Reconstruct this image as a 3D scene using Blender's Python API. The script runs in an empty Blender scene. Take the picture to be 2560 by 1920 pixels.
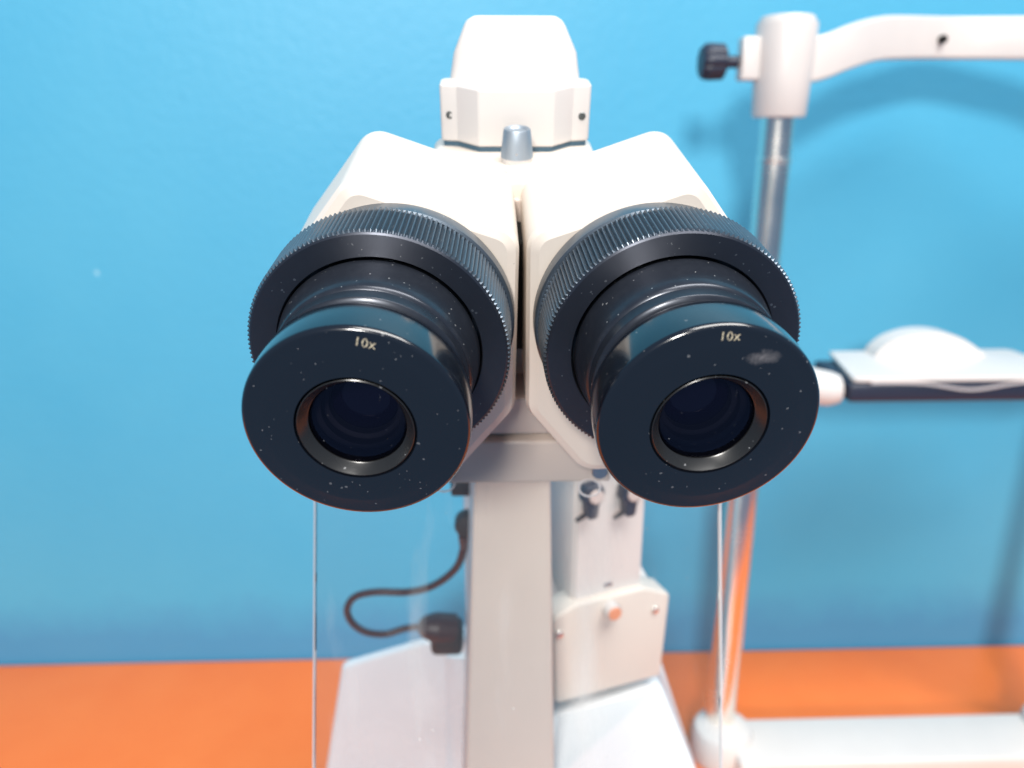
import bpy, bmesh, math, random
from mathutils import Vector, Matrix
random.seed(7)
R = math.radians
scene = bpy.context.scene
COL = scene.collection

# ------------------------------------------------------------------ camera
FPX, CX, CY = 1923.0, 1280.0, 960.0            # focal length in pixels of the 2560x1920 photograph
PITCH, YAW = R(17.3), R(1.8)
CAM = Vector((0, 0, 0.45))
cd = bpy.data.cameras.new('camera'); cam = bpy.data.objects.new('camera', cd); COL.objects.link(cam)
cam.location = CAM; cam.rotation_euler = (math.pi/2 - PITCH, 0, -YAW)
cd.sensor_width = 36; cd.lens = FPX/2560*36
cd.clip_start = 0.01; cd.clip_end = 50
cd.dof.use_dof = True; cd.dof.focus_distance = 0.152; cd.dof.aperture_fstop = 13.5
scene.camera = cam
scene.render.resolution_x = 1024; scene.render.resolution_y = 768

# ------------------------------------------------------------------ world, lamps, exposure
w = bpy.data.worlds.new('World'); scene.world = w; w.use_nodes = True
bg = w.node_tree.nodes['Background']
bg.inputs[0].default_value = (0.36, 0.62, 1.0, 1); bg.inputs[1].default_value = 0.31
def area(name, loc, target, sx, sy, power, col):
    l = bpy.data.lights.new(name, 'AREA'); l.shape = 'RECTANGLE'; l.size = sx; l.size_y = sy
    l.energy = power; l.color = col
    o = bpy.data.objects.new(name, l); COL.objects.link(o); o.location = loc
    o.rotation_euler = (Vector(target) - Vector(loc)).to_track_quat('-Z', 'Y').to_euler()
    return o
area('ceiling_lamp', (0.55, -0.55, 2.1), (0.2, 0.4, 0.2), 1.5, 0.8, 56, (1.0, 0.97, 0.93))
area('room_lamp', (-0.35, -1.9, 1.30), (0.1, 0.5, 0.4), 0.32, 0.32, 48, (1.0, 0.96, 0.90))
vs = scene.view_settings
vs.view_transform = 'Standard'; vs.look = 'None'; vs.exposure = 0.10; vs.gamma = 1.0; vs.use_curve_mapping = False
scene.render.engine = 'CYCLES'
scene.cycles.max_bounces = 10; scene.cycles.transparent_max_bounces = 12

# ------------------------------------------------------------------ pixel -> place helpers
fwd = Vector((math.sin(YAW)*math.cos(PITCH), math.cos(YAW)*math.cos(PITCH), -math.sin(PITCH)))
rgt = Vector((math.cos(YAW), -math.sin(YAW), 0)); upv = rgt.cross(fwd)
def ray(x, y): return (fwd*FPX + rgt*(x-CX) + upv*(CY-y)).normalized()
def on_plane(x, y, p, n):
    r = ray(x, y); n = Vector(n); return CAM + r*((Vector(p)-CAM).dot(n)/r.dot(n))
def atY(x, y, Y): return on_plane(x, y, (0, Y, 0), (0, 1, 0))
def atZ(x, y, Z): return on_plane(x, y, (0, 0, Z), (0, 0, 1))

# ------------------------------------------------------------------ mesh helpers
def obj(name, bm, mat, parent=None, smooth=35, loc=None, rot=None):
    bmesh.ops.recalc_face_normals(bm, faces=bm.faces[:])
    me = bpy.data.meshes.new(name); bm.to_mesh(me); bm.free()
    mats = mat if isinstance(mat, (list, tuple)) else [mat]
    for m in mats: me.materials.append(m)
    if smooth:
        me.polygons.foreach_set('use_smooth', [True]*len(me.polygons)); me.set_sharp_from_angle(angle=R(smooth))
    o = bpy.data.objects.new(name, me); COL.objects.link(o)
    if parent: o.parent = parent
    if loc is not None: o.location = loc
    if rot is not None: o.rotation_euler = rot
    return o
def tag(o, label, cat, group=None):
    o['label'] = label; o['category'] = cat
    if group: o['group'] = group
    return o
def thing(name, label, cat, loc=(0, 0, 0), rot=(0, 0, 0), group=None):
    o = bpy.data.objects.new(name, None); COL.objects.link(o); o.empty_display_size = .01
    o.location = loc; o.rotation_euler = rot
    return tag(o, label, cat, group)
def struct(o): o['kind'] = 'structure'; return o

def rounded(pts, rad, seg=6):
    """round the corners of a polygon; rad: one radius or a list"""
    n = len(pts); out = []
    for i in range(n):
        p = Vector(pts[i]); a = Vector(pts[i-1]); b = Vector(pts[(i+1) % n])
        r = rad[i] if isinstance(rad, (list, tuple)) else rad
        u = (a-p).normalized(); v = (b-p).normalized(); ang = u.angle(v)
        if r <= 0 or ang > math.pi-.02: out.append(p); continue
        d = min(r/math.tan(ang/2), (a-p).length*.49, (b-p).length*.49); rr = d*math.tan(ang/2)
        c = p + (u+v).normalized()*(rr/math.sin(ang/2))
        s = p+u*d-c; e = p+v*d-c
        tot = s.angle(e); cr = s.x*e.y-s.y*e.x; sg = 1 if cr > 0 else -1
        for k in range(seg+1):
            t = sg*tot*k/seg; cs, sn = math.cos(t), math.sin(t)
            out.append(c+Vector((s.x*cs-s.y*sn, s.x*sn+s.y*cs)))
    return out
def inset(ol, d):
    n = len(ol); A = sum(ol[i].x*ol[(i+1) % n].y-ol[(i+1) % n].x*ol[i].y for i in range(n)); sg = 1 if A > 0 else -1
    out = []
    for i in range(n):
        e1 = (ol[i]-ol[i-1]); e2 = (ol[(i+1) % n]-ol[i])
        if e1.length < 1e-9: e1 = e2
        if e2.length < 1e-9: e2 = e1
        n1 = Vector((-e1.y, e1.x)).normalized()*sg; n2 = Vector((-e2.y, e2.x)).normalized()*sg
        m = n1+n2
        if m.length < 1e-6: m = n1
        m.normalize(); out.append(ol[i]+m*(d/max(.5, m.dot(n1))))
    return out
def slab(bm, ol, h0, h1, bev=0.0, fn=None, seg=4, both=True):
    """extrude the 2D outline from h0 to h1 with rounded rims; fn(x, y, h) -> 3D point"""
    fn = fn or (lambda x, y, h: Vector((x, h, y)))
    sg = 1 if h1 > h0 else -1; rings = []
    if bev > 0:
        for k in range(seg+1):
            t = math.pi/2*k/seg; rings.append((bev*(1-math.sin(t)), h0+sg*bev*(1-math.cos(t))))
        if both:
            for k in range(seg+1):
                t = math.pi/2*k/seg; rings.append((bev*(1-math.cos(t)), h1-sg*bev*(1-math.sin(t))))
        else: rings.append((0, h1))
    else: rings = [(0, h0), (0, h1)]
    loops = []
    for d, h in rings:
        o = inset(ol, d) if d > 1e-9 else ol
        loops.append([bm.verts.new(fn(p.x, p.y, h)) for p in o])
    n = len(ol)
    for a, b in zip(loops, loops[1:]):
        for i in range(n): bm.faces.new((a[i], a[(i+1) % n], b[(i+1) % n], b[i]))
    bm.faces.new(loops[0]); bm.faces.new(list(reversed(loops[-1])))
    return bm
def lathe(bm, prof, seg=96, cap0=False, cap1=False, M=None, rfn=None):
    """revolve (r, h) about the Y axis; M maps to the final place"""
    M = M or Matrix.Identity(4); loops = []
    for r, h in prof:
        loops.append([bm.verts.new(M @ Vector((r*math.cos(2*math.pi*i/seg), h, r*math.sin(2*math.pi*i/seg)))) for i in range(seg)])
    for a, b in zip(loops, loops[1:]):
        for i in range(seg): bm.faces.new((a[i], a[(i+1) % seg], b[(i+1) % seg], b[i]))
    if cap0: bm.faces.new(loops[0])
    if cap1: bm.faces.new(list(reversed(loops[-1])))
    return bm
YtoZ = Matrix.Rotation(math.pi/2, 4, 'X')       # local Y axis -> Z axis
def box(bm, x0, x1, y0, y1, z0, z1, bev=0.0, seg=3, M=None):
    vs_ = [bm.verts.new((x, y, z)) for x in (x0, x1) for y in (y0, y1) for z in (z0, z1)]
    f = [(0, 1, 3, 2), (4, 6, 7, 5), (0, 4, 5, 1), (2, 3, 7, 6), (0, 2, 6, 4), (1, 5, 7, 3)]
    fs = [bm.faces.new([vs_[i] for i in q]) for q in f]
    if bev > 0:
        es = list({e for q in fs for e in q.edges})
        r = bmesh.ops.bevel(bm, geom=es, offset=bev, segments=seg, profile=.5, affect='EDGES')
    if M: bmesh.ops.transform(bm, matrix=M, verts=bm.verts[:])
    return bm
def hull8(bm, lo, hi, bev=0.0, seg=3):
    """block from two quads (each four 3D points, same order)"""
    a = [bm.verts.new(p) for p in lo]; b = [bm.verts.new(p) for p in hi]; n = len(a)
    fs = [bm.faces.new(a), bm.faces.new(list(reversed(b)))]
    for i in range(n): fs.append(bm.faces.new((a[i], b[i], b[(i+1) % n], a[(i+1) % n])))
    bmesh.ops.recalc_face_normals(bm, faces=bm.faces[:])
    if bev > 0:
        es = list({e for q in fs for e in q.edges})
        bmesh.ops.bevel(bm, geom=es, offset=bev, segments=seg, profile=.5, affect='EDGES')
    return bm
def catmull(P, n=10):
    P = [Vector(p) for p in P]; Q = [P[0]*2-P[1]]+P+[P[-1]*2-P[-2]]; out = []
    for i in range(1, len(Q)-2):
        for k in range(n):
            t = k/n
            out.append(.5*((2*Q[i])+(Q[i+1]-Q[i-1])*t+(2*Q[i-1]-5*Q[i]+4*Q[i+1]-Q[i+2])*t*t+(3*Q[i]-Q[i-1]-3*Q[i+1]+Q[i+2])*t**3))
    out.append(P[-1]); return out
def tube(bm, path, r, seg=14, cap=True):
    path = [Vector(p) for p in path]; loops = []; up = None
    for i, p in enumerate(path):
        t = (path[min(i+1, len(path)-1)]-path[max(i-1, 0)]).normalized()
        if up is None: up = t.orthogonal().normalized()
        up = (up-t*up.dot(t)).normalized(); s = t.cross(up)
        rr = r(i/(len(path)-1)) if callable(r) else r
        loops.append([bm.verts.new(p+(up*math.cos(2*math.pi*k/seg)+s*math.sin(2*math.pi*k/seg))*rr) for k in range(seg)])
    for a, b in zip(loops, loops[1:]):
        for i in range(seg): bm.faces.new((a[i], a[(i+1) % seg], b[(i+1) % seg], b[i]))
    if cap: bm.faces.new(loops[0]); bm.faces.new(list(reversed(loops[-1])))
    return bm

# ------------------------------------------------------------------ materials
class NT:
    def __init__(s, name):
        s.m = bpy.data.materials.new(name); s.m.use_nodes = True; s.t = s.m.node_tree
        s.b = s.t.nodes['Principled BSDF']; s.out = s.t.nodes['Material Output']
    def n(s, kind, **kw):
        nd = s.t.nodes.new('ShaderNode'+kind)
        for k, v in kw.items(): setattr(nd, k, v)
        return nd
    def l(s, a, b): s.t.links.new(a, b)
    def obco(s): return s.n('TexCoord').outputs['Object']
    def noise(s, co, scale, detail=4, rough=.55):
        q = s.n('TexNoise'); q.inputs['Scale'].default_value = scale; q.inputs['Detail'].default_value = detail
        q.inputs['Roughness'].default_value = rough; s.l(co, q.inputs['Vector']); return q.outputs['Fac']
    def ramp(s, fac, stops):
        r = s.n('ValToRGB'); e = r.color_ramp.elements
        while len(e) < len(stops): e.new(.5)
        for q, (p, c) in zip(e, stops): q.position = p; q.color = c if len(c) == 4 else (*c, 1)
        s.l(fac, r.inputs[0]); return r.outputs[0]
    def math(s, op, a, b=None, clamp=False):
        q = s.n('Math', operation=op); q.use_clamp = clamp
        for i, v in enumerate((a, b)):
            if v is None: continue
            if isinstance(v, (int, float)): q.inputs[i].default_value = v
            else: s.l(v, q.inputs[i])
        return q.outputs[0]
    def mix(s, fac, a, b):
        q = s.n('Mix', data_type='RGBA')
        for i, v in ((0, fac), (6, a), (7, b)):
            if isinstance(v, (int, float)): q.inputs[i].default_value = v
            elif isinstance(v, tuple): q.inputs[i].default_value = v if len(v) == 4 else (*v, 1)
            else: s.l(v, q.inputs[i])
        return q.outputs[2]
    def bump(s, h, strength, dist):
        q = s.n('Bump'); q.inputs['Strength'].default_value = strength; q.inputs['Distance'].default_value = dist
        s.l(h, q.inputs['Height']); s.l(q.outputs[0], s.b.inputs['Normal'])
    def set(s, **kw):
        names = dict(col='Base Color', rough='Roughness', metal='Metallic', ior='IOR', coat='Coat Weight', coatr='Coat Roughness',
                     spec='Specular IOR Level', aniso='Anisotropic', trans='Transmission Weight', sss='Subsurface Weight')
        for k, v in kw.items():
            i = s.b.inputs[names[k]]
            if isinstance(v, (int, float)): i.default_value = v
            elif isinstance(v, tuple): i.default_value = v if len(v) == 4 else (*v, 1)
            else: s.l(v, i)
        return s
    def specks(s, co, scale, size, keep, seed=0.0):
        """mask of sparse dust grains"""
        mp = s.n('Mapping'); mp.inputs['Location'].default_value = (seed, seed*1.7, seed*.6); s.l(co, mp.inputs[0])
        nz = s.n('TexNoise'); nz.inputs['Scale'].default_value = scale*2.3; s.l(mp.outputs[0], nz.inputs['Vector'])
        ad = s.n('VectorMath', operation='MULTIPLY_ADD'); s.l(nz.outputs['Color'], ad.inputs[0])
        ad.inputs[1].default_value = (.45/scale,)*3; s.l(mp.outputs[0], ad.inputs[2])
        v = s.n('TexVoronoi'); v.inputs['Scale'].default_value = scale; s.l(ad.outputs[0], v.inputs['Vector'])
        sep = s.n('SeparateColor'); s.l(v.outputs['Color'], sep.inputs[0])
        rad = s.math('MULTIPLY', sep.outputs[1], size)
        inside = s.math('LESS_THAN', v.outputs['Distance'], rad)
        return s.math('MULTIPLY', inside, s.math('GREATER_THAN', sep.outputs[0], keep))

def paint(name, col, rough=.38, grain=.25, dirt=.06, bump=.00004):
    s = NT(name); co = s.obco()
    f = s.noise(co, 22, 3); g = s.noise(co, 900, 2)
    c = s.mix(s.ramp(f, [(.35, (0, 0, 0)), (.75, (1, 1, 1))]), col, tuple(x*(1-dirt) for x in col))
    sp = s.specks(co, 160, .06, .86)
    s.set(col=s.mix(s.math('MULTIPLY', sp, .35), c, (.25, .2, .17)), rough=s.ramp(f, [(.3, (rough*.85,)*3), (.7, (rough*1.2,)*3)]))
    s.bump(g, grain, bump); return s.m
M_cream = paint('cream_enamel', (.735, .650, .568))
M_white = paint('white_enamel', (.67, .63, .60), .32)
M_base = paint('base_white_blue_shaded', (.70, .80, .85), .28)  # white plastic; blue cast of the shaded side mixed into the colour
M_basewhite = paint('gloss_white_shoulder', (.82, .83, .83), .25)
M_taupe = paint('taupe_paint_shaded', (.52, .44, .39), .26)  # warm grey, darkened to carry the shade at the lower bracket
M_pink = paint('warm_grey_paint', (.72, .66, .62), .42)

def black(name, col=(.012, .014, .018), rough=.22, dust=1.0, seed=0.0, coat=.3, smear=None, aniso=0.0, haze=.0, metal=0.0):
    s = NT(name); co = s.obco()
    cl = s.ramp(s.noise(co, 60, 3), [(.42, (.80, .80, .80)), (.7, (0.2, .2, .2))])        # dust gathers in clusters
    d1 = s.specks(co, 820, .14, .76, seed); d2 = s.specks(co, 1100, .30, .80, seed+.3)
    sep = s.n('SeparateColor'); s.l(cl, sep.inputs[0])
    d2 = s.math('MULTIPLY', d2, s.math('LESS_THAN', sep.outputs[0], .6))
    d = s.math('MULTIPLY', s.math('MAXIMUM', d1, s.math('MULTIPLY', d2, .6)), dust*.75, True)
    fine = s.ramp(s.noise(co, 300, 5, .7), [(.45, (0, 0, 0)), (.8, (1, 1, 1))])
    c = s.mix(s.math('MULTIPLY', fine, haze), col, (.16, .18, .21))
    if smear:
        (sx, sy, sz), (ax, ay, az_) = smear
        mp = s.n('Mapping'); mp.inputs['Location'].default_value = (-sx/ax, -sy/ay, -sz/az_)
        mp.inputs['Scale'].default_value = (1/ax, 1/ay, 1/az_)
        nz = s.n('TexNoise'); nz.inputs['Scale'].default_value = 700; nz.inputs['Detail'].default_value = 4; s.l(co, nz.inputs['Vector'])
        ad = s.n('VectorMath', operation='MULTIPLY_ADD'); s.l(nz.outputs['Color'], ad.inputs[0]); ad.inputs[1].default_value = (.0024,)*3
        sb = s.n('VectorMath', operation='ADD'); s.l(co, sb.inputs[0]); sb.inputs[1].default_value = (-.0012,)*3
        s.l(sb.outputs[0], ad.inputs[2]); s.l(ad.outputs[0], mp.inputs[0])
        ln = s.n('VectorMath', operation='LENGTH'); s.l(mp.outputs[0], ln.inputs[0])
        k = s.ramp(ln.outputs['Value'], [(.0, (1, 1, 1)), (1, (0, 0, 0))])
        k = s.math('MULTIPLY', k, s.ramp(s.noise(co, 1400, 5, .7), [(.3, (.45, .45, .45)), (.6, (1, 1, 1))]))
        c = s.mix(s.math('MULTIPLY', k, .36), c, (.40, .37, .37))
    s.set(col=s.mix(d, c, (.62, .62, .62)), coat=coat, coatr=.12, spec=.55,
          rough=s.math('ADD', s.math('MULTIPLY', s.noise(co, 120, 4), rough*.5), rough*.75))
    if aniso:
        tg = s.n('Tangent', direction_type='RADIAL', axis='Y'); s.l(tg.outputs[0], s.b.inputs['Tangent']); s.b.inputs['Anisotropic Rotation'].default_value = .25; s.set(aniso=aniso)
    s.set(metal=metal); s.bump(s.noise(co, 1500, 2), .12, .00002)
    return s.m
M_barrel = black('black_anodised_barrel', (.026, .031, .043), rough=.30, seed=.1, haze=.08, metal=.5, coat=.12)
M_cap1 = black('black_gloss_cap', (.006, .008, .013), rough=.16, seed=.2, dust=.38, coat=.5)
M_cap2 = black('black_gloss_cap_smeared', (.006, .008, .013), rough=.16, seed=.47, dust=.38, coat=.5, smear=((.0070, -.0026, .0136), (.0036, .004, .0015)))
M_ring = black('black_turned_ring', (.105, .112, .135), .46, seed=.6, aniso=.9, coat=0, haze=.1, metal=.9)
M_knurl = black('black_knurled_grip', (.085, .108, .135), .32, seed=.8, coat=.1, haze=.25, dust=1.0, metal=.65)
M_well = black('polished_black_well', (.024, .024, .024), .27, seed=.9, dust=.7, coat=.08, metal=.3)
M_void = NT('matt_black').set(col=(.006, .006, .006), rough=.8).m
M_rubber = NT('dark_rubber').set(col=(.022, .018, .018), rough=.5).m
M_navy = NT('dark_navy_plastic').set(col=(.018, .024, .045), rough=.42).m
s = NT('coated_lens'); co = s.obco()
tr = s.n('BsdfTransparent'); tr.inputs[0].default_value = (.62, .60, .70, 1)
gl = s.n('BsdfGlossy'); gl.inputs['Roughness'].default_value = .02; gl.inputs[0].default_value = (.55, .55, .85, 1)
fr = s.n('Fresnel'); fr.inputs[0].default_value = 1.50
m1 = s.n('MixShader'); s.l(fr.outputs[0], m1.inputs[0]); s.l(tr.outputs[0], m1.inputs[1]); s.l(gl.outputs[0], m1.inputs[2])
df = s.n('BsdfDiffuse'); df.inputs[0].default_value = (.42, .42, .45, 1)
dk = s.math('MULTIPLY', s.math('MAXIMUM', s.specks(co, 700, .10, .84, .37), s.math('MULTIPLY', s.specks(co, 1500, .2, .7, .11), .5)), .6)
m2 = s.n('MixShader'); s.l(dk, m2.inputs[0]); s.l(m1.outputs[0], m2.inputs[1]); s.l(df.outputs[0], m2.inputs[2]); s.l(m2.outputs[0], s.out.inputs[0]); M_lens = s.m
M_inner = NT('violet_inner_element').set(col=(.004, .003, .010), rough=.06, ior=1.45).m
M_tube = NT('dark_lens_tube').set(col=(.002, .002, .003), rough=.6).m
s = NT('pale_gold_print'); co = s.obco()
s.set(col=s.mix(s.ramp(s.noise(co, 2600, 4, .7), [(.42, (0, 0, 0)), (.56, (1, 1, 1))]), (.09, .08, .07), (.55, .48, .33)), rough=.5); M_print = s.m
s = NT('brushed_chrome'); co = s.obco(); s.set(col=(.92, .86, .78), metal=1.0, rough=s.ramp(s.noise(co, 40, 3), [(.3, (.20,)*3), (.7, (.30,)*3)])); M_chrome = s.m
s = NT('satin_aluminium'); co = s.obco(); s.set(col=(.36, .41, .46), metal=.75, rough=.5); s.bump(s.noise(co, 2500, 2), .3, .00003); M_alu = s.m
M_steel = NT('steel_screw').set(col=(.55, .56, .57), metal=1.0, rough=.25).m
M_darksteel = NT('dark_steel_screw').set(col=(.16, .17, .17), metal=1.0, rough=.35).m
M_cable = NT('brown_black_cable').set(col=(.040, .015, .017), rough=.45).m
M_rosy = NT('rosy_plastic_knob').set(col=(.62, .50, .45), rough=.35).m
M_orangecap = NT('orange_tinted_button').set(col=(.75, .30, .16), rough=.35).m
M_shadow_gap = NT('blue_grey_gap_shadow').set(col=(.05, .11, .16), rough=.5).m  # shade of the gap below the top box, given as a colour

# wall and table
s = NT('blue_wall_paint'); co = s.obco()
f = s.noise(co, 3.2, 5, .6); g = s.noise(co, 60, 6, .6)
c = s.mix(s.ramp(f, [(.3, (0, 0, 0)), (.7, (1, 1, 1))]), (.066, .350, .545), (.088, .388, .570))
mk = s.ramp(s.noise(co, 9, 6, .7), [(.66, (0, 0, 0)), (.74, (1, 1, 1))])
c = s.mix(s.math('MULTIPLY', mk, .30), c, (.05, .27, .47))
sp = s.specks(co, 14, .035, .90); c = s.mix(s.math('MULTIPLY', sp, .5), c, (.40, .58, .66))
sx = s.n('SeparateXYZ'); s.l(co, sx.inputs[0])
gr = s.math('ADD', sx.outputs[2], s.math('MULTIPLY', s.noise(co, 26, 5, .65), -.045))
gm = s.ramp(gr, [(-.0, (1, 1, 1)), (.045, (0, 0, 0))])                    # deeper blue along the foot of the wall, uneven upper edge
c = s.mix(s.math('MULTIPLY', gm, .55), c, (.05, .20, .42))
def blot(px, py, rx, rz, amt, colr, c):
    q = atY(px, py, .606); mp = s.n('Mapping'); mp.inputs['Location'].default_value = (-q.x/rx, 0, -q.z/rz); mp.inputs['Scale'].default_value = (1/rx, 0, 1/rz)
    nz = s.n('TexNoise'); nz.inputs['Scale'].default_value = 1.2/max(rx, rz); nz.inputs['Detail'].default_value = 4; s.l(co, nz.inputs['Vector'])
    ad = s.n('VectorMath', operation='MULTIPLY_ADD'); s.l(nz.outputs['Color'], ad.inputs[0]); ad.inputs[1].default_value = (rx*1.2,)*3; s.l(co, ad.inputs[2])
    sb = s.n('VectorMath', operation='SUBTRACT'); s.l(ad.outputs[0], sb.inputs[0]); sb.inputs[1].default_value = (rx*.6,)*3
    s.l(sb.outputs[0], mp.inputs[0]); ln = s.n('VectorMath', operation='LENGTH'); s.l(mp.outputs[0], ln.inputs[0])
    return s.mix(s.math('MULTIPLY', s.ramp(ln.outputs['Value'], [(.3, (1, 1, 1)), (1, (0, 0, 0))]), amt), c, colr)
c = blot(242, 682, .0022, .0028, .8, (.34, .60, .70), c)                 # chipped spot, rubbed marks
c = blot(40, 312, .045, .007, .30, (.07, .36, .55), c); c = blot(480, 270, .020, .008, .25, (.08, .38, .58), c); c = blot(455, 245, .004, .004, .4, (.07, .34, .52), c)
s.set(col=c, rough=.45, spec=.35); s.bump(s.noise(co, 130, 5), .45, .0008); M_wall = s.m
s = NT('orange_laminate'); co = s.obco()
c = s.mix(s.ramp(s.noise(co, 9, 6, .65), [(.35, (0, 0, 0)), (.65, (1, 1, 1))]), (.92, .190, .030), (.96, .220, .040))
sp = s.specks(co, 60, .05, .90); c = s.mix(s.math('MULTIPLY', sp, .5), c, (.85, .55, .40))
s.set(col=c, rough=.36); s.bump(s.noise(co, 420, 3), .12, .0003); M_table = s.m

# clear acrylic: see-through with a Fresnel sheen, wiped smears and milky cut edges
s = NT('clear_acrylic'); co = s.obco()
tr = s.n('BsdfTransparent'); tr.inputs[0].default_value = (.965, .975, .98, 1)
gl = s.n('BsdfGlossy'); gl.inputs['Roughness'].default_value = .03
fr = s.n('Fresnel'); fr.inputs[0].default_value = 1.49
m1 = s.n('MixShader'); s.l(fr.outputs[0], m1.inputs[0]); s.l(tr.outputs[0], m1.inputs[1]); s.l(gl.outputs[0], m1.inputs[2])
df = s.n('BsdfDiffuse'); df.inputs[0].default_value = (.75, .72, .70, 1)
mp = s.n('Mapping'); mp.inputs['Rotation'].default_value = (0, R(35), 0); mp.inputs['Scale'].default_value = (60, 60, 14); s.l(co, mp.inputs[0])
nz = s.n('TexNoise'); nz.inputs['Scale'].default_value = 1.0; nz.inputs['Detail'].default_value = 5; s.l(mp.outputs[0], nz.inputs['Vector'])
sm = s.ramp(nz.outputs['Fac'], [(.56, (0, 0, 0)), (.76, (1, 1, 1))])
ds = s.specks(co, 260, .10, .90)
k = s.math('ADD', s.math('MULTIPLY', sm, .26), .014); k = s.math('MAXIMUM', k, s.math('MULTIPLY', ds, .4))
m2 = s.n('MixShader'); s.l(k, m2.inputs[0]); s.l(m1.outputs[0], m2.inputs[1]); s.l(df.outputs[0], m2.inputs[2])
s.l(m2.outputs[0], s.out.inputs[0]); M_acryl = s.m
s = NT('acrylic_cut_edge')
tr = s.n('BsdfTransparent'); df = s.n('BsdfTranslucent'); df.inputs[0].default_value = (.85, .82, .82, 1)
d2 = s.n('BsdfDiffuse'); d2.inputs[0].default_value = (.85, .82, .82, 1)
ma = s.n('MixShader'); s.l(df.outputs[0], ma.inputs[1]); s.l(d2.outputs[0], ma.inputs[2])
mb = s.n('MixShader'); mb.inputs[0].default_value = .6; s.l(tr.outputs[0], mb.inputs[1]); s.l(ma.outputs[0], mb.inputs[2])
s.l(mb.outputs[0], s.out.inputs[0]); M_edge = s.m

# ================================================================== the setting
WALL_Y = 0.606
bm = box(bmesh.new(), -1.6, 1.9, 0, .05, -.75, 1.5); struct(obj('wall', bm, M_wall, smooth=0, loc=(0, WALL_Y, 0)))
bm = box(bmesh.new(), -.75, .85, .06, WALL_Y-.001, -.03, 0, .004); struct(obj('table_top', bm, M_table))

# ================================================================== binocular microscope (own tilted frame)
EL = R(15.5)
O = Vector((.0075, .1288, .4033))
mic = thing('binocular_microscope', 'cream binocular microscope head with two black eyepieces facing the viewer', 'microscope', O, (EL, 0, 0))
Minv = (Matrix.Translation(O) @ Matrix.Rotation(EL, 4, 'X')).inverted()
ayv = Matrix.Rotation(EL, 3, 'X') @ Vector((0, 1, 0))
def onL(x, y, ly): return Minv @ on_plane(x, y, O+ayv*ly, ayv)          # pixel -> microscope coordinates at depth ly

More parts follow.
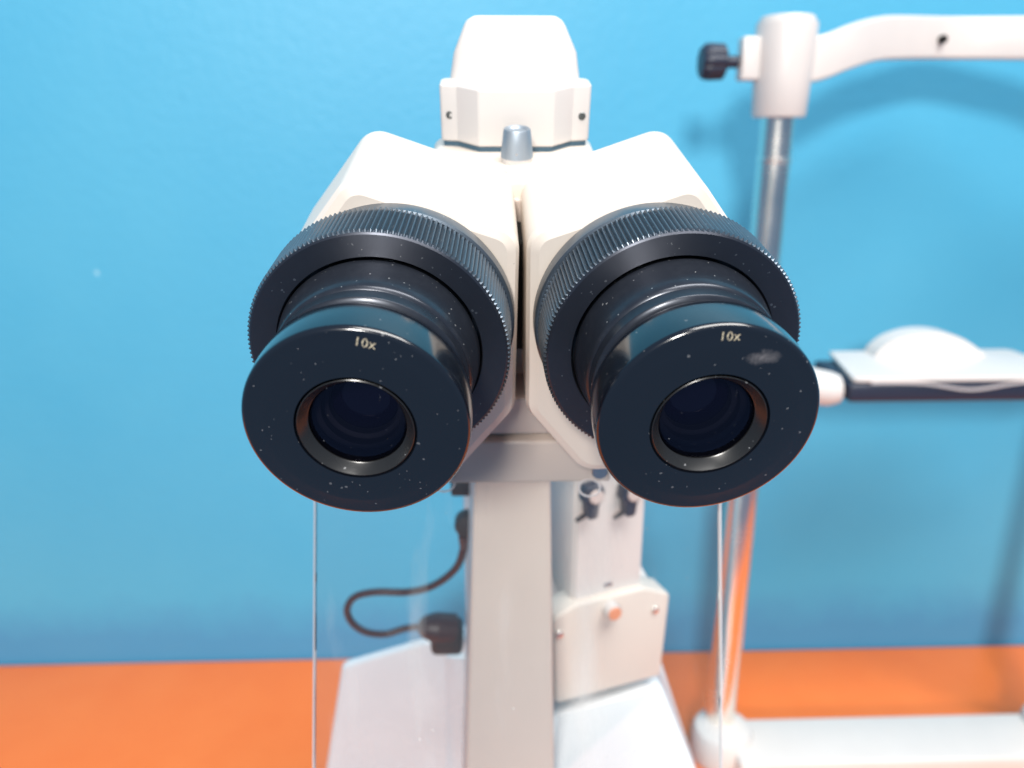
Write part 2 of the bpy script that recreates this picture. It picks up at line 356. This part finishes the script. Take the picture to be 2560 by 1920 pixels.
mm = .001
def prof(*pts): return [(r*mm, h*mm) for r, h in pts]
def arc(r0, h0, r1, h1, n=5, convex=True):
    """quarter-ellipse from (r0,h0) to (r1,h1)"""
    o = []
    for k in range(n+1):
        t = math.pi/2*k/n
        o.append((r0+(r1-r0)*math.sin(t), h0+(h1-h0)*(1-math.cos(t))) if convex else (r0+(r1-r0)*(1-math.cos(t)), h0+(h1-h0)*math.sin(t)))
    return o
for side in (-1, 1):
    M = Matrix.Translation(((-30.5 if side < 0 else 31.0)*mm, -.4*mm, .45*mm)) @ Matrix.Rotation(R(2.6)*side, 4, 'Z')
    loc, rot = M.translation, M.to_euler()
    cap_m = M_cap1 if side < 0 else M_cap2
    # barrel between focusing ring and end cap
    p = prof((15.2, 7), (17.4, 8.6), (17.6, 9.0), (17.6, 10.5), (18.4, 10.8), (18.65, 11.1), (18.75, 13.5), (18.5, 13.8), (18.5, 14.1), (18.95, 14.4),
             (19.15, 14.8), (19.4, 16.5), (19.9, 20), (20.3, 22.9), (20.2, 23.3), (19.8, 23.8), (18.5, 30))
    ey = obj('eyepiece', lathe(bmesh.new(), p, 128, True, True), M_barrel, mic, loc=loc, rot=rot)
    ey['label'] = ('eyepiece with its mark blurred, beside the empty blue wall' if side < 0 else 'eyepiece with a pale smear on its end cap, in front of the chrome post')
    # end cap with conical rim and lens well
    p = prof((8.9, .9), (9.0, .4), (10.1, -2.0), *arc(10.1, -2.0, 10.7, -2.9, 4), (15.9, -2.86), (16.3, -2.78), (19.0, -2.45), *arc(19.0, -2.45, 19.95, -1.3, 7, True)[1:],
             (20.0, 1.6), (19.8, 5.4), (19.65, 6.6), (19.3, 7.4), (18.7, 7.9), (17, 8.2), (16, 8.2))
    obj('end_cap', lathe(bmesh.new(), p, 128), cap_m, ey, 40)
    p = prof((10.25, -2.82), (10.1, -2.93), (9.95, -2.75), (8.9, -1.2), (8.65, -1.0), (8.6, .7))
    obj('lens_rim', lathe(bmesh.new(), p, 96), M_well, ey, 40)
    p = prof(*[(8.75*math.cos(t), -.55-1.2*math.sin(t)) for t in [i*math.pi/2/12 for i in range(12)]], (.02, -1.75))
    obj('lens', lathe(bmesh.new(), p, 96, False, True), M_lens, ey, 60)
    obj('lens_tube', lathe(bmesh.new(), prof((8.7, .6), (8.2, 1.2), (8.2, 2.0), (7.2, 2.4), (7.2, 4.2), (6.3, 4.5), (6.2, 6.6)), 72), M_tube, ey, 40)
    obj('inner_lens', lathe(bmesh.new(), prof(*[(6.3*math.cos(t), 6.4-1.9*math.sin(t)) for t in [i*math.pi/2/10 for i in range(10)]], (.02, 4.5)), 72, False, True), M_inner, ey, 60)
    # focusing ring: turned annulus + knurled grip + smooth collar
    p = prof((20.5, 27.5), (20.55, 24.0), (20.8, 23.5), (25.5, 22.7), (25.85, 22.95), (25.9, 24.0), (20, 30))
    obj('turned_ring_face', lathe(bmesh.new(), p, 160), M_ring, ey, 30)
    bm = bmesh.new(); T = 160; loops = []
    for k, (h, rt, rr) in enumerate(((22.95, 25.9, 25.6), (23.3, 26.4, 25.7), (35.0, 26.4, 25.7), (35.6, 25.8, 25.4), (35.7, 24, 24))):
        lp = []
        for i in range(T):
            jit = 1+random.uniform(-.0006, .0006)
            for fr_, rad in ((.0, rr), (.38, rt), (.52, rt)):
                a = 2*math.pi*(i+fr_)/T; lp.append(bm.verts.new((rad*jit*mm*math.cos(a), h*mm, rad*jit*mm*math.sin(a))))
        loops.append(lp)
    n = len(loops[0])
    for a, b in zip(loops, loops[1:]):
        for i in range(n): bm.faces.new((a[i], a[(i+1) % n], b[(i+1) % n], b[i]))
    obj('knurled_grip', bm, M_knurl, ey, 0)
    Mc = Matrix.Translation((-side*1.7*mm, 0, .3*mm))
    obj('collar', lathe(bmesh.new(), prof((24, 35.4), (24.9, 35.5), (25.3, 35.9), (25.3, 39.2), (25, 40.2)), 128, True, True, Mc), M_knurl, ey, 30)
    # magnification mark on the conical rim
    cu = bpy.data.curves.new('txt', 'FONT'); cu.body = '10x'; cu.size = 2.25*mm; cu.extrude = .02*mm; cu.offset = .03*mm; cu.space_character = 1.08; cu.align_x = 'CENTER'; cu.align_y = 'CENTER'
    to = bpy.data.objects.new('txt', cu); COL.objects.link(to); bpy.context.view_layer.update()
    me = bpy.data.meshes.new_from_object(to.evaluated_get(bpy.context.evaluated_depsgraph_get()))
    bpy.data.objects.remove(to); me.materials.append(M_print)
    t = bpy.data.objects.new('magnification_mark', me); COL.objects.link(t); t.parent = ey
    th = R(10.5) if side < 0 else R(2.6)
    cone = math.atan2(.33, 2.7); rr = (17.4 if side < 0 else 17.75)*mm
    # text plane: X right, Y radial up, Z towards viewer (-Y), leaned back on the cone
    t.matrix_local = Matrix.Rotation(th, 4, 'Y') @ Matrix.Translation((0, -2.665*mm if side < 0 else -2.622*mm, rr)) @ Matrix.Rotation(math.pi/2-cone, 4, 'X') @ Matrix.Rotation(R(-1) if side < 0 else R(3), 4, 'Z')

    # prism housing: rounded hexagonal box
    k = side
    hexa = [Vector((k*x*mm, z*mm)) for x, z in ((35.3, 31.2), (.75, 19.0), (1.3, -26), (15.8, -45.2), (26, -44.8), (48, -18), (53.2, 8.8))]
    rad = [6*mm, 6*mm, 7*mm, 8*mm, 8*mm, 8*mm, 6*mm]
    ol = rounded(hexa, rad, 8)
    hs = obj('prism_housing', slab(bmesh.new(), ol, 39.3*mm, 80*mm, 2.6*mm, seg=2), M_cream, mic, 20)

# centre body between the housings, plateau for the top box
bm = bmesh.new()
ol = rounded([Vector(p)*mm for p in ((-22.5, 19.6), (22.5, 19.6), (22.5, -38), (-22.5, -38))], 3*mm)
slab(bm, ol, 74*mm, 112*mm, 1.5*mm); obj('centre_body', bm, M_cream, mic, 40)
bm = bmesh.new()
ol = rounded([Vector(p)*mm for p in ((-4.5, 14.8), (4.5, 14.8), (4.5, -46), (-4.5, -46))], 1*mm)
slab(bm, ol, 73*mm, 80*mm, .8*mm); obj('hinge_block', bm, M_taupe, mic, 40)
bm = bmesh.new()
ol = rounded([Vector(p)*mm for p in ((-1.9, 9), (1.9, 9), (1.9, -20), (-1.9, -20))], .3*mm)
slab(bm, ol, 59*mm, 73*mm, .2*mm); obj('gap_shade', bm, M_void, mic, 40)  # black filler standing in for the dark inside the open slot
# lower bracket: upper step, bright edge, slanted lower plate
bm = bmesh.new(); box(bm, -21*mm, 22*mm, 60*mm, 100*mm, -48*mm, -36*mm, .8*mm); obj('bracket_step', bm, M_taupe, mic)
bm = bmesh.new()
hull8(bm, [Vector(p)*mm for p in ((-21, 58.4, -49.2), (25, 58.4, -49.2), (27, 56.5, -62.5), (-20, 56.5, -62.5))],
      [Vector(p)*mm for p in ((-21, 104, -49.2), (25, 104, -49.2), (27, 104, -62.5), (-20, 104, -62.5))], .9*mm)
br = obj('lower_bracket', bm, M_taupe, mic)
for x in (-19.5, 23.5):
    obj('bracket_screw', lathe(bmesh.new(), prof((.1, -.9), (2.0, -.9), (2.3, -.6), (2.3, .6)), 24, True, True, Matrix.Translation((x*mm, 56.6*mm, -58.6*mm))), M_steel, br)

# box on top of the body with stepped nose, dome cover, screws
bxo = [Vector(p)*mm for p in ((-19.9, 102.4), (-15.4, 101.6), (-9.6, 96.2), (10.2, 96.2), (15.8, 101.6), (20.6, 102.4), (20.6, 111), (-19.9, 111))]
ol = rounded(bxo, [1.0*mm, 1*mm, 1.6*mm, 1.6*mm, 1*mm, 1.0*mm, 3*mm, 3*mm], 4)
up = lambda x, y, h: Vector((x, y, h))
bm = bmesh.new(); slab(bm, ol, 21.0*mm, 35.9*mm, .7*mm, up); tb = obj('top_box', bm, M_white, mic, 40)
bm = bmesh.new(); slab(bm, inset(ol, .7*mm), 19.4*mm, 21.2*mm, 0, up); obj('shadow_gap', bm, M_shadow_gap, tb, 40)  # strip coloured as the shadow gap under the box
def sect(x0, x1, y0, y1, r): return rounded([Vector(p)*mm for p in ((x0, y0), (x1, y0), (x1, y1), (x0, y1))], r*mm, 5)
bm = bmesh.new(); loops = []
for (x0, x1, y0, y1, z, k) in ((-17.6, 18.4, 108, 140, 19, 0), (-17.5, 18.3, 108, 140, 33, .1), (-17.2, 18.0, 108.3, 139, 37.0, .25), (-16.2, 17.1, 109, 138, 43.2, .5),
                            (-13.4, 13.9, 110.0, 134, 50.0, .7), (-12.9, 13.3, 110.7, 133.4, 50.8, .7), (-12.0, 12.5, 111.7, 132.5, 51.2, .7)):
    loops.append([bm.verts.new((p.x, p.y, z*mm-k*(p.y-y0*mm))) for p in sect(x0, x1, y0, y1, 2.5)])
n = len(loops[0])
for a, b in zip(loops, loops[1:]):
    for i in range(n): bm.faces.new((a[i], a[(i+1) % n], b[(i+1) % n], b[i]))
bm.faces.new(loops[0]); bm.faces.new(loops[-1]); obj('dome_cover', bm, M_white, tb, 40)
for x, z in ((-17.3, 28.0), (18.3, 27.7)):
    bm = lathe(bmesh.new(), prof((.5, .25), (.5, -.15), (.95, -.15), (1.1, .05), (1.1, .6)), 20, False, True, Matrix.Translation((x*mm, 102.0*mm, z*mm)))
    box(bm, (x-.45)*mm, (x+.45)*mm, 101.95*mm, 102.3*mm, (z-.5)*mm, (z+.5)*mm)
    obj('box_screw', bm, M_darksteel, tb)
# aluminium release knob in front of the box
kb = obj('release_knob', lathe(bmesh.new(), [(r*mm, h*mm) for r, h in ((0.05, 27.3), (2.4, 27.3), (2.8, 27.8), (3.25, 28.0), (3.5, 27.6), (3.9, 24), (4.25, 20.9), (3.9, 20.7))], 48, True, True,
         Matrix(((1, 0, 0, 0.3*mm), (0, 0, 1, 88.5*mm), (0, 1, 0, 0), (0, 0, 0, 1)))), M_alu, mic, 40)
obj('knob_seat', lathe(bmesh.new(), [(r*mm, h*mm) for r, h in ((4.0, 20.9), (3.8, 19.2), (3.8, 18))], 40, True, True,
         Matrix(((1, 0, 0, 0.3*mm), (0, 0, 1, 88.3*mm), (0, 1, 0, 0), (0, 0, 0, 1)))), M_white, kb, 40)
obj('set_screw', lathe(bmesh.new(), prof((.35, 0), (.45, .3)), 12, True, True, Matrix.Translation((.1*mm, 84.4*mm, 22.4*mm))), M_steel, kb)
obj('pivot_cap', lathe(bmesh.new(), [(r*mm, h*mm) for r, h in ((.05, 20.4), (3.0, 20.35), (3.5, 20.0), (3.6, 19.0))], 40, True, True,
         Matrix(((1, 0, 0, 0.4*mm), (0, 0, 1, 80*mm), (0, 1, 0, 0), (0, 0, 0, 1)))), M_white, mic, 40)

# ================================================================== instrument base with column
base = thing('slit_lamp_base', 'white instrument base hood with the tapered cream column rising from it', 'instrument base', (0.01, .33, 0))
bl = Vector((0.01, .33, 0))
# column (front face tapers wider towards the foot)
a0, a1 = atY(1185, 1205, .24), atY(1378, 1205, .24); b0, b1 = atY(1166, 1900, .24), atY(1386, 1900, .24)
def colpt(t, s):                                     # t = 0 at the measured top, 1 at the measured bottom
    a, b = (a0, b0) if s < 0 else (a1, b1); return a+(b-a)*t
bm = bmesh.new(); loops = []
for t in (-.17, 0, .5, 1, 1.6):
    l, r_ = colpt(t, -1), colpt(t, 1)
    sec = rounded([Vector((l.x, .24)), Vector((r_.x, .24)), Vector((r_.x-.002, .272)), Vector((l.x-.002, .272))], [.0016, .0016, .003, .003], 5)
    loops.append([bm.verts.new((p.x-bl.x, p.y-bl.y, l.z)) for p in sec])
n = len(loops[0])
for a, b in zip(loops, loops[1:]):
    for i in range(n): bm.faces.new((a[i], a[(i+1) % n], b[(i+1) % n], b[i]))
bm.faces.new(loops[0]); bm.faces.new(loops[-1]); col = obj('column', bm, M_cream, base, 40)
# rear post beside the column (pale strip left of it)
bm = bmesh.new(); p0 = atY(1176, 1215, .285); p1 = atY(1168, 1700, .285)
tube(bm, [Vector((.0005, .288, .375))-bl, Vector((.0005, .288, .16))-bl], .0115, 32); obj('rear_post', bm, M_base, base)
# hood: front leans back a little, outline from the photograph
HN = Vector((0, 1, .20)).normalized(); HP = Vector((0, .33, .2))
hp = [on_plane(x, y, HP, HN) for x, y in ((854, 1664), (1060, 1604), (1300, 1590), (1560, 1610), (1655, 1660), (1740, 1920))]
hl = on_plane(815, 1920, HP, HN)
pts = [Vector((p.x, p.z)) for p in hp] + [Vector((.150, .012)), Vector((-.115, .012)), Vector((hl.x, hl.z))]
ol = rounded(pts, [.007, .012, .02, .02, .012, .02, .006, .006, .02], 6)
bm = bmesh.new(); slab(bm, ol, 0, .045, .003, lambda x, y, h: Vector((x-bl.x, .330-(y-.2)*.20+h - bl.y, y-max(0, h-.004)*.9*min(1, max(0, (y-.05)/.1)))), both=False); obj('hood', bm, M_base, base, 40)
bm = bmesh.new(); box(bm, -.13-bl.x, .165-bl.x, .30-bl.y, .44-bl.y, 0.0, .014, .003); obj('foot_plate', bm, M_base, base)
# rounded recess column on the hood front, left of the column
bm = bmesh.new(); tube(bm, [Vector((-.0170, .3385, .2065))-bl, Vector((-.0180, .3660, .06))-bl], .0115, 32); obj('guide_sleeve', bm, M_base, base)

# ================================================================== slit projector (illumination unit), turned about 19 degrees
ANG = R(19)
P0 = atY(1430, 1508, .286)
d1 = Vector((math.cos(ANG), math.sin(ANG), 0)); nrm = Vector((math.sin(ANG), -math.cos(ANG), 0))
ill = thing('slit_projector', 'cream slit projector block with two dark control levers, right of the column', 'slit projector', P0, (0, 0, ANG))
Mi = (Matrix.Translation(P0) @ Matrix.Rotation(ANG, 4, 'Z')).inverted()
def onI(x, y, d=0.0): return Mi @ on_plane(x, y, P0-nrm*d, nrm)          # d = depth behind the front face
tr_ = onI(1606, 1400)
bm = box(bmesh.new(), 0, tr_.x, 0, .040, -.004, .085, .0022, 3); obj('projector_body', bm, M_pink, ill)
fp = rounded([Vector((.0012, -.001)), Vector((tr_.x-.001, -.001)), Vector((tr_.x-.001, .083)), Vector((.0012, .083))], .002)
pl = obj('projector_face', slab(bmesh.new(), fp, -.0008, .001, .0005), M_pink, ill, 40)
for (x, y) in ((1480, 1238), (1575, 1232)):
    c = onI(x, y, -.006)
    kn = obj('control_lever', slab(bmesh.new(), rounded([Vector(p)*mm for p in ((-3.4, 4.2), (3.0, 5), (5.2, 2), (4.4, -2.6), (3.0, -4.2), (2.4, -10.2), (-2.0, -10.6), (-2.6, -4.4), (-4.4, -2))], 1.6*mm, 4),
                                -.002, .0045, .0012), M_navy, ill, 40, loc=c)
    obj('lever_cap', lathe(bmesh.new(), prof((.05, -2.9), (2.6, -2.9), (3.1, -2.5), (3.1, -1.2)), 32, True, True, Matrix.Translation((.0010, 0, .0))), M_rosy, kn)
    obj('lever_pointer', slab(bmesh.new(), rounded([Vector(p)*mm for p in ((-1.4, -9.5), (-1.6, -11.2), (-5.4, -12.6), (-5.6, -11.6), (-2.6, -9.8))], .3*mm, 2), .002, .0040, .0003), M_rubber, kn)
for dx in (-.9, 1.1):
    c = onI(1517, 1460); obj('face_pin', lathe(bmesh.new(), prof((.4, -1.2), (1.1, -1.0), (1.2, .5)), 20, True, True, Matrix.Translation((c.x+dx*mm, 0, c.z))), M_steel, ill)
# lower cover plate, proud of the block, top edge rounded
cv = [onI(x, y, -.004) for x, y in ((1383, 1548), (1440, 1512), (1612, 1470), (1676, 1484), (1652, 1690), (1388, 1762))]
ol = rounded([Vector((p.x, p.z)) for p in cv], [.004, .010, .010, .003, .003, .003], 6)
cp = obj('cover_plate', slab(bmesh.new(), ol, -.004, .010, .0014), M_cream, ill, 40)
for x, y in ((1398, 1585), (1637, 1524)):
    c = onI(x, y, -.004); obj('cover_screw', lathe(bmesh.new(), prof((.05, -1.1), (1.5, -1.0), (1.9, -.5), (2.0, .4)), 24, True, True, Matrix.Translation((c.x, -.004, c.z))), M_chrome, cp)
c = onI(1532, 1528, -.007)
obj('cover_button', lathe(bmesh.new(), prof((3.4, -5.0), (3.7, -4.2), (3.7, .6)), 32, True, True, Matrix.Translation((c.x, -.004, c.z))), M_white, cp)
obj('button_cap', lathe(bmesh.new(), prof((.05, -5.7), (2.8, -5.6), (3.1, -5.2), (3.1, -4.6)), 32, True, True, Matrix.Translation((c.x, -.004, c.z))), M_orangecap, cp)
# sloped shoulder behind the cover, running back and up
q = [cv[0], cv[1], cv[2], cv[3]]
lo = [Vector((cv[0].x+.001, .0095, cv[0].z-.002)), Vector((cv[3].x-.001, .0095, cv[3].z-.0025)), Vector((cv[4].x-.001, .0095, cv[4].z+.004)), Vector((cv[5].x+.001, .0095, cv[5].z+.004))]
hi = [Vector((cv[0].x+.001, .052, cv[0].z+.022)), Vector((cv[3].x-.004, .052, cv[3].z+.020)), Vector((cv[4].x-.004, .052, cv[4].z+.004)), Vector((cv[5].x+.001, .052, cv[5].z+.004))]
obj('shoulder_block', hull8(bmesh.new(), lo, hi, .0015), M_white, ill)
sq = [atY(x, y, Y)-bl for x, y, Y in ((1372, 1778, .286), (1652, 1700, .300), (1752, 1960, .268), (1372, 1960, .248))]
dn = [Vector((p.x, p.y-.012, .05)) for p in (sq[2], sq[3])]
bm = bmesh.new(); fr0 = [sq[0], sq[1], sq[2], dn[0]+Vector((.012, 0, 0)), dn[1], sq[3]]
hull8(bm, fr0, [p+Vector((0, .040, -.010 if k < 2 else 0)) for k, p in enumerate(fr0)], .004, 4); obj('base_shoulder', bm, M_basewhite, base)

# ================================================================== breath shield
SZ = .222
def atD(x, y, z): r = ray(x, y); return CAM + r*(z/r.dot(fwd))
tl, trr, blw, brw = atD(789, 1165, SZ), atD(1803, 1165, SZ), atD(780, 2420, SZ-.003), atD(1808, 2420, SZ-.003)
cs = (blw+brw)/2; xa = (trr-tl).normalized(); za = ((tl+trr)/2-cs).normalized(); ya = za.cross(xa)
Ms = Matrix((xa, ya, za)).transposed().to_4x4(); Ms.translation = cs
Wd = (brw-blw).length/2; Ht = ((tl+trr)/2-cs).length
sh = thing('breath_shield', 'clear acrylic breath shield hanging below the eyepieces', 'shield', cs, Ms.to_euler())
t2 = .0009; g = .00055
ol = rounded([Vector((-Wd+g, 0)), Vector((Wd-g, 0)), Vector((Wd-g, Ht)), Vector((-Wd+g, Ht))], [.004, .004, .006, .006])
obj('clear_sheet', slab(bmesh.new(), ol, -t2, t2), M_acryl, sh, 30)
bm = bmesh.new()                                   # polished rim strip round the sheet
oo = rounded([Vector((-Wd, -g)), Vector((Wd, -g)), Vector((Wd, Ht+g)), Vector((-Wd, Ht+g))], [.0045, .0045, .0065, .0065])
oi = inset(oo, g*.98); n = len(oo)
L4 = [[bm.verts.new((p.x, h, p.y)) for p in o_] for o_, h in ((oo, -t2), (oo, t2), (oi, t2), (oi, -t2))]
for a, b in zip(L4, L4[1:]+L4[:1]):
    for i in range(n): bm.faces.new((a[i], a[(i+1) % n], b[(i+1) % n], b[i]))
obj('polished_edge', bm, M_edge, sh, 30)
for x, y in ((1112, 1208), (1476, 1220)):
    c = Ms.inverted() @ atD(x, y, SZ-.004)
    bm = bmesh.new(); tube(bm, [Vector((c.x+.0030*math.cos(t), -.0035, c.z+.0024*math.sin(t))) for t in [i*2*math.pi/28 for i in range(29)]], .00035, 8, False)
    obj('clear_grommet', bm, M_edge, sh)

# ================================================================== power lead
lead = thing('power_lead', 'dark looped power lead with moulded plugs, left of the column', 'cable', atY(1110, 1570, .30))
l0 = Vector(lead.location)
path = [atY(x, y, Y)-l0 for x, y, Y in ((1163, 1322, .278), (1160, 1365, .280), (1140, 1420, .284), (1085, 1463, .290), (1020, 1480, .294), (940, 1480, .296), (888, 1492, .298), (868, 1522, .299), (880, 1556, .300),
        (915, 1580, .300), (965, 1585, .302), (1010, 1572, .303), (1060, 1565, .305))]
obj('cord', tube(bmesh.new(), catmull(path, 10), .0016, 14), M_cable, lead)
pa = atY(1048, 1566, .305)-l0; pb = atY(1140, 1572, .308)-l0
bm = bmesh.new(); tube(bm, catmull([pa, pa+(pb-pa)*.15, pa+(pb-pa)*.5, pa+(pb-pa)*.85, pb], 6), lambda t: .0030+.0040*min(1, t*2.2)-(.001 if t > .95 else 0), 20)
pg = obj('moulded_plug', bm, M_cable, lead)
pc = atY(1110, 1606, .307)-l0
obj('socket_body', box(bmesh.new(), pc.x-.006, pc.x+.009, pc.y-.006, pc.y+.008, pc.z-.004, pc.z+.010, .003), M_rubber, lead)
pd = atY(1168, 1308, .276)-l0
obj('upper_plug', lathe(bmesh.new(), prof((1.5, -4), (4.2, -3.6), (5.0, -2.4), (5.0, 2.5), (3, 3.2)), 28, True, True, Matrix.Translation(pd)), M_rubber, lead)
obj('strain_relief', tube(bmesh.new(), [pd+Vector((-.0008, -.001, -.004)), atY(1160, 1368, .280)-l0], lambda t: .0030-.0012*t, 14), M_cable, lead)
pe = atY(1172, 1211, .276)-l0
obj('cable_clip', box(bmesh.new(), pe.x-.007, pe.x+.006, pe.y-.003, pe.y+.006, pe.z-.004, pe.z+.003, .0012), M_rubber, lead)

# ================================================================== chin rest frame
PX, PY, ZB = .176, .486, .021
CXm = .306; PX2 = 2*CXm-PX
fr_ = thing('chin_rest_frame', 'white chin rest frame with chrome posts and curved forehead bar', 'chin rest', (CXm, PY, 0))
f0 = Vector((CXm, PY, 0))
for side, X in ((-1, PX), (1, PX2)):
    x = X-f0.x
    prf = [(.0112, ZB+.001), (.0112, .2800), (.0108, .2815), (.0102, .2820), (.0101, .4395), (.0106, .4400), (.0106, .4418), (.0100, .4424), (.0100, .515)]
    obj('post', lathe(bmesh.new(), prf, 48, True, True, Matrix.Translation((x, 0, 0)) @ Matrix(((1, 0, 0, 0), (0, 0, 1, 0), (0, 1, 0, 0), (0, 0, 0, 1)))), M_chrome, fr_, 40)
    prf = [(.0080, .4655), (.0150, .4655), (.0158, .4668), (.0168, .490), (.0176, .5160), (.0172, .5178), (.0158, .5182), (.0157, .5198), (.0150, .5208), (.0001, .5212)]
    hb = obj('post_head', lathe(bmesh.new(), prf, 64, True, True, Matrix.Translation((x, 0, 0)) @ Matrix(((1, 0, 0, 0), (0, 0, 1, 0), (0, 1, 0, 0), (0, 0, 0, 1)))), M_white, fr_, 40)
    # clamp knob on the outer side
    Mk = Matrix.Translation((x+side*.030, 0, .4975)) @ Matrix.Rotation(R(90)*side, 4, 'Z') @ Matrix.Rotation(0, 4, 'X')
    lugx = (x-.0265, x-.0150) if side < 0 else (x+.0150, x+.0265)
    obj('clamp_lug', box(bmesh.new(), lugx[0], lugx[1], -.006, .006, .486, .510, .0016), M_white, hb)
    sgn = side
    bm = bmesh.new()
    K = 9; lo_ = []
    for h, rs in ((.0275, .0035), (.0345, .0035), (.0350, .0080), (.0362, .0100), (.0440, .0104), (.0475, .0100), (.0495, .0080)):
        lp = []
        for i in range(K*6):
            a = 2*math.pi*i/(K*6); rr = rs*(1-(.10*max(0, math.cos(K*a))**2 if rs > .0075 else 0))
            lp.append(bm.verts.new((x+sgn*h, rr*math.cos(a), .4965+rr*math.sin(a))))
        lo_.append(lp)
    for a, b in zip(lo_, lo_[1:]):
        for i in range(K*6): bm.faces.new((a[i], a[(i+1) % (K*6)], b[(i+1) % (K*6)], b[i]))
    bm.faces.new(lo_[0]); bm.faces.new(lo_[-1]); obj('clamp_knob', bm, M_navy, hb, 40)
# forehead bar, bowed towards the wall and up
half = [atY(x, y, Y) for x, y, Y in ((1995, 157, .487), (2060, 142, .489), (2120, 118, .495), (2185, 99, .508), (2250, 95, .520), (2350, 97, .533), (2440, 98, .538))]
hb2 = [Vector((p.x-f0.x, p.y-f0.y, p.z)) for p in half]
cen = Vector((0, hb2[-1].y+.0005, hb2[-1].z+.0005))
hb2 = [p for p in hb2 if p.x < -.012]
ctl = hb2+[cen]+[Vector((-p.x, p.y, p.z)) for p in reversed(hb2)]
pth = catmull(ctl, 8); bm = bmesh.new(); loops = []
sec = rounded([Vector((-.0042, -.0128)), Vector((.0042, -.0128)), Vector((.0042, .0128)), Vector((-.0042, .0128))], .0022, 4)
for i, p in enumerate(pth):
    t = (pth[min(i+1, len(pth)-1)]-pth[max(i-1, 0)]); t.z = 0; t.normalize(); nn = Vector((-t.y, t.x, 0))
    loops.append([bm.verts.new(p+nn*q.x+Vector((0, 0, q.y))) for q in sec])
n = len(loops[0])
for a, b in zip(loops, loops[1:]):
    for i in range(n): bm.faces.new((a[i], a[(i+1) % n], b[(i+1) % n], b[i]))
bm.faces.new(loops[0]); bm.faces.new(loops[-1]); fb = obj('forehead_bar', bm, M_white, fr_, 40)
c = atY(2359, 98, .529)-f0
obj('bar_socket_screw', lathe(bmesh.new(), prof((.8, 2), (1.6, 1.0), (2.4, -.2), (2.6, .2), (2.6, 3)), 24, True, True, Matrix.Translation((c.x, c.y-.001, c.z)) @ Matrix.Rotation(R(8), 4, 'Z')), M_void, fb)
# base cross bar and post bosses
bm = bmesh.new(); box(bm, PX-f0.x+.004, PX2-f0.x-.004, .4445-f0.y, .4915-f0.y, .002, ZB, .003); obj('cross_bar', bm, M_white, fr_)
for X in (PX, PX2):
    obj('post_boss', lathe(bmesh.new(), [(.0001, .001), (.0225, .001), (.0225, ZB+.001), (.0205, ZB+.005), (.0150, ZB+.007), (.0118, ZB+.0072)], 48, True, True,
        Matrix.Translation((X-f0.x, -.008, 0)) @ Matrix(((1, 0, 0, 0), (0, 0, 1, 0), (0, 1, 0, 0), (0, 0, 0, 1)))), M_white, fr_, 40)
# chin rest: side arms, dark tray, white cup
ZC = .3085
for side in (-1, 1):
    xs = [side*.126, side*.112, side*.098, side*.085, side*.080]
    obj('side_arm', tube(bmesh.new(), [Vector((xs[0], -.002, .302)), Vector((xs[1], -.008, .3015)), Vector((xs[2], -.014, .300)), Vector((xs[3], -.017, .2985)), Vector((xs[4], -.017, .2985))],
        lambda t: .0135-.003*t if t < .8 else .0095, 24), M_white, fr_)
obj('chin_tray', box(bmesh.new(), -.0775, .0775, .457-f0.y, .515-f0.y, .2925, .3055, .0028), M_navy, fr_)
cup = [(-.0755, .4585), (.0755, .4585), (.0745, .497), (.0735, .527), (-.0620, .5245), (-.0630, .521)]
cupo = rounded([Vector((x, y-f0.y)) for x, y in ((-.0760, .4580), (.0730, .4580), (.0700, .5270), (-.0630, .5245))], [.004, .006, .006, .003], 5)
bm = bmesh.new(); slab(bm, cupo, .3060, ZC+.0006, .0010, up); cu_ = obj('chin_cup', bm, M_white, fr_, 40)
# raised chin hump at the back of the cup
bm = bmesh.new()
hump = [(-.0395, 0), (-.036, .006), (-.028, .0125), (-.016, .0168), (-.004, .0182), (.008, .0172), (.020, .0135), (.032, .0065), (.0405, .0)]
hp_ = catmull([Vector((a, b, 0)) for a, b in hump], 5)
ho = [Vector((p.x+.001, max(p.y, 0)+ZC)) for p in hp_]
ho = [Vector((ho[-1].x, ZC-.001)), ]+list(reversed(ho))+[Vector((ho[0].x, ZC-.001))]
slab(bm, ho, .507-f0.y, .5235-f0.y, .0, seg=4); obj('chin_hump', bm, M_white, cu_, 50)
# paper sheet edge sagging over the tray front
bm = bmesh.new(); pts_ = []
for i in range(33):
    u = i/32; x = -.065+.105*u; sag = .0052*math.exp(-((u-.62)/.22)**2)
    pts_.append((x, .4562-f0.y-.0006, ZC-.0012-sag*1.0))
ra = [bm.verts.new((x, y, z)) for x, y, z in pts_]; rb = [bm.verts.new((x, y-.0002, z-.0016)) for x, y, z in pts_]
rc = [bm.verts.new((x, y+.0004, z-.0016)) for x, y, z in pts_]; rd = [bm.verts.new((x, y+.0006, z)) for x, y, z in pts_]
for i in range(32):
    for A_, B_ in ((ra, rb), (rb, rc), (rc, rd), (rd, ra)): bm.faces.new((A_[i], A_[i+1], B_[i+1], B_[i]))
obj('paper_edge', bm, M_edge, cu_)
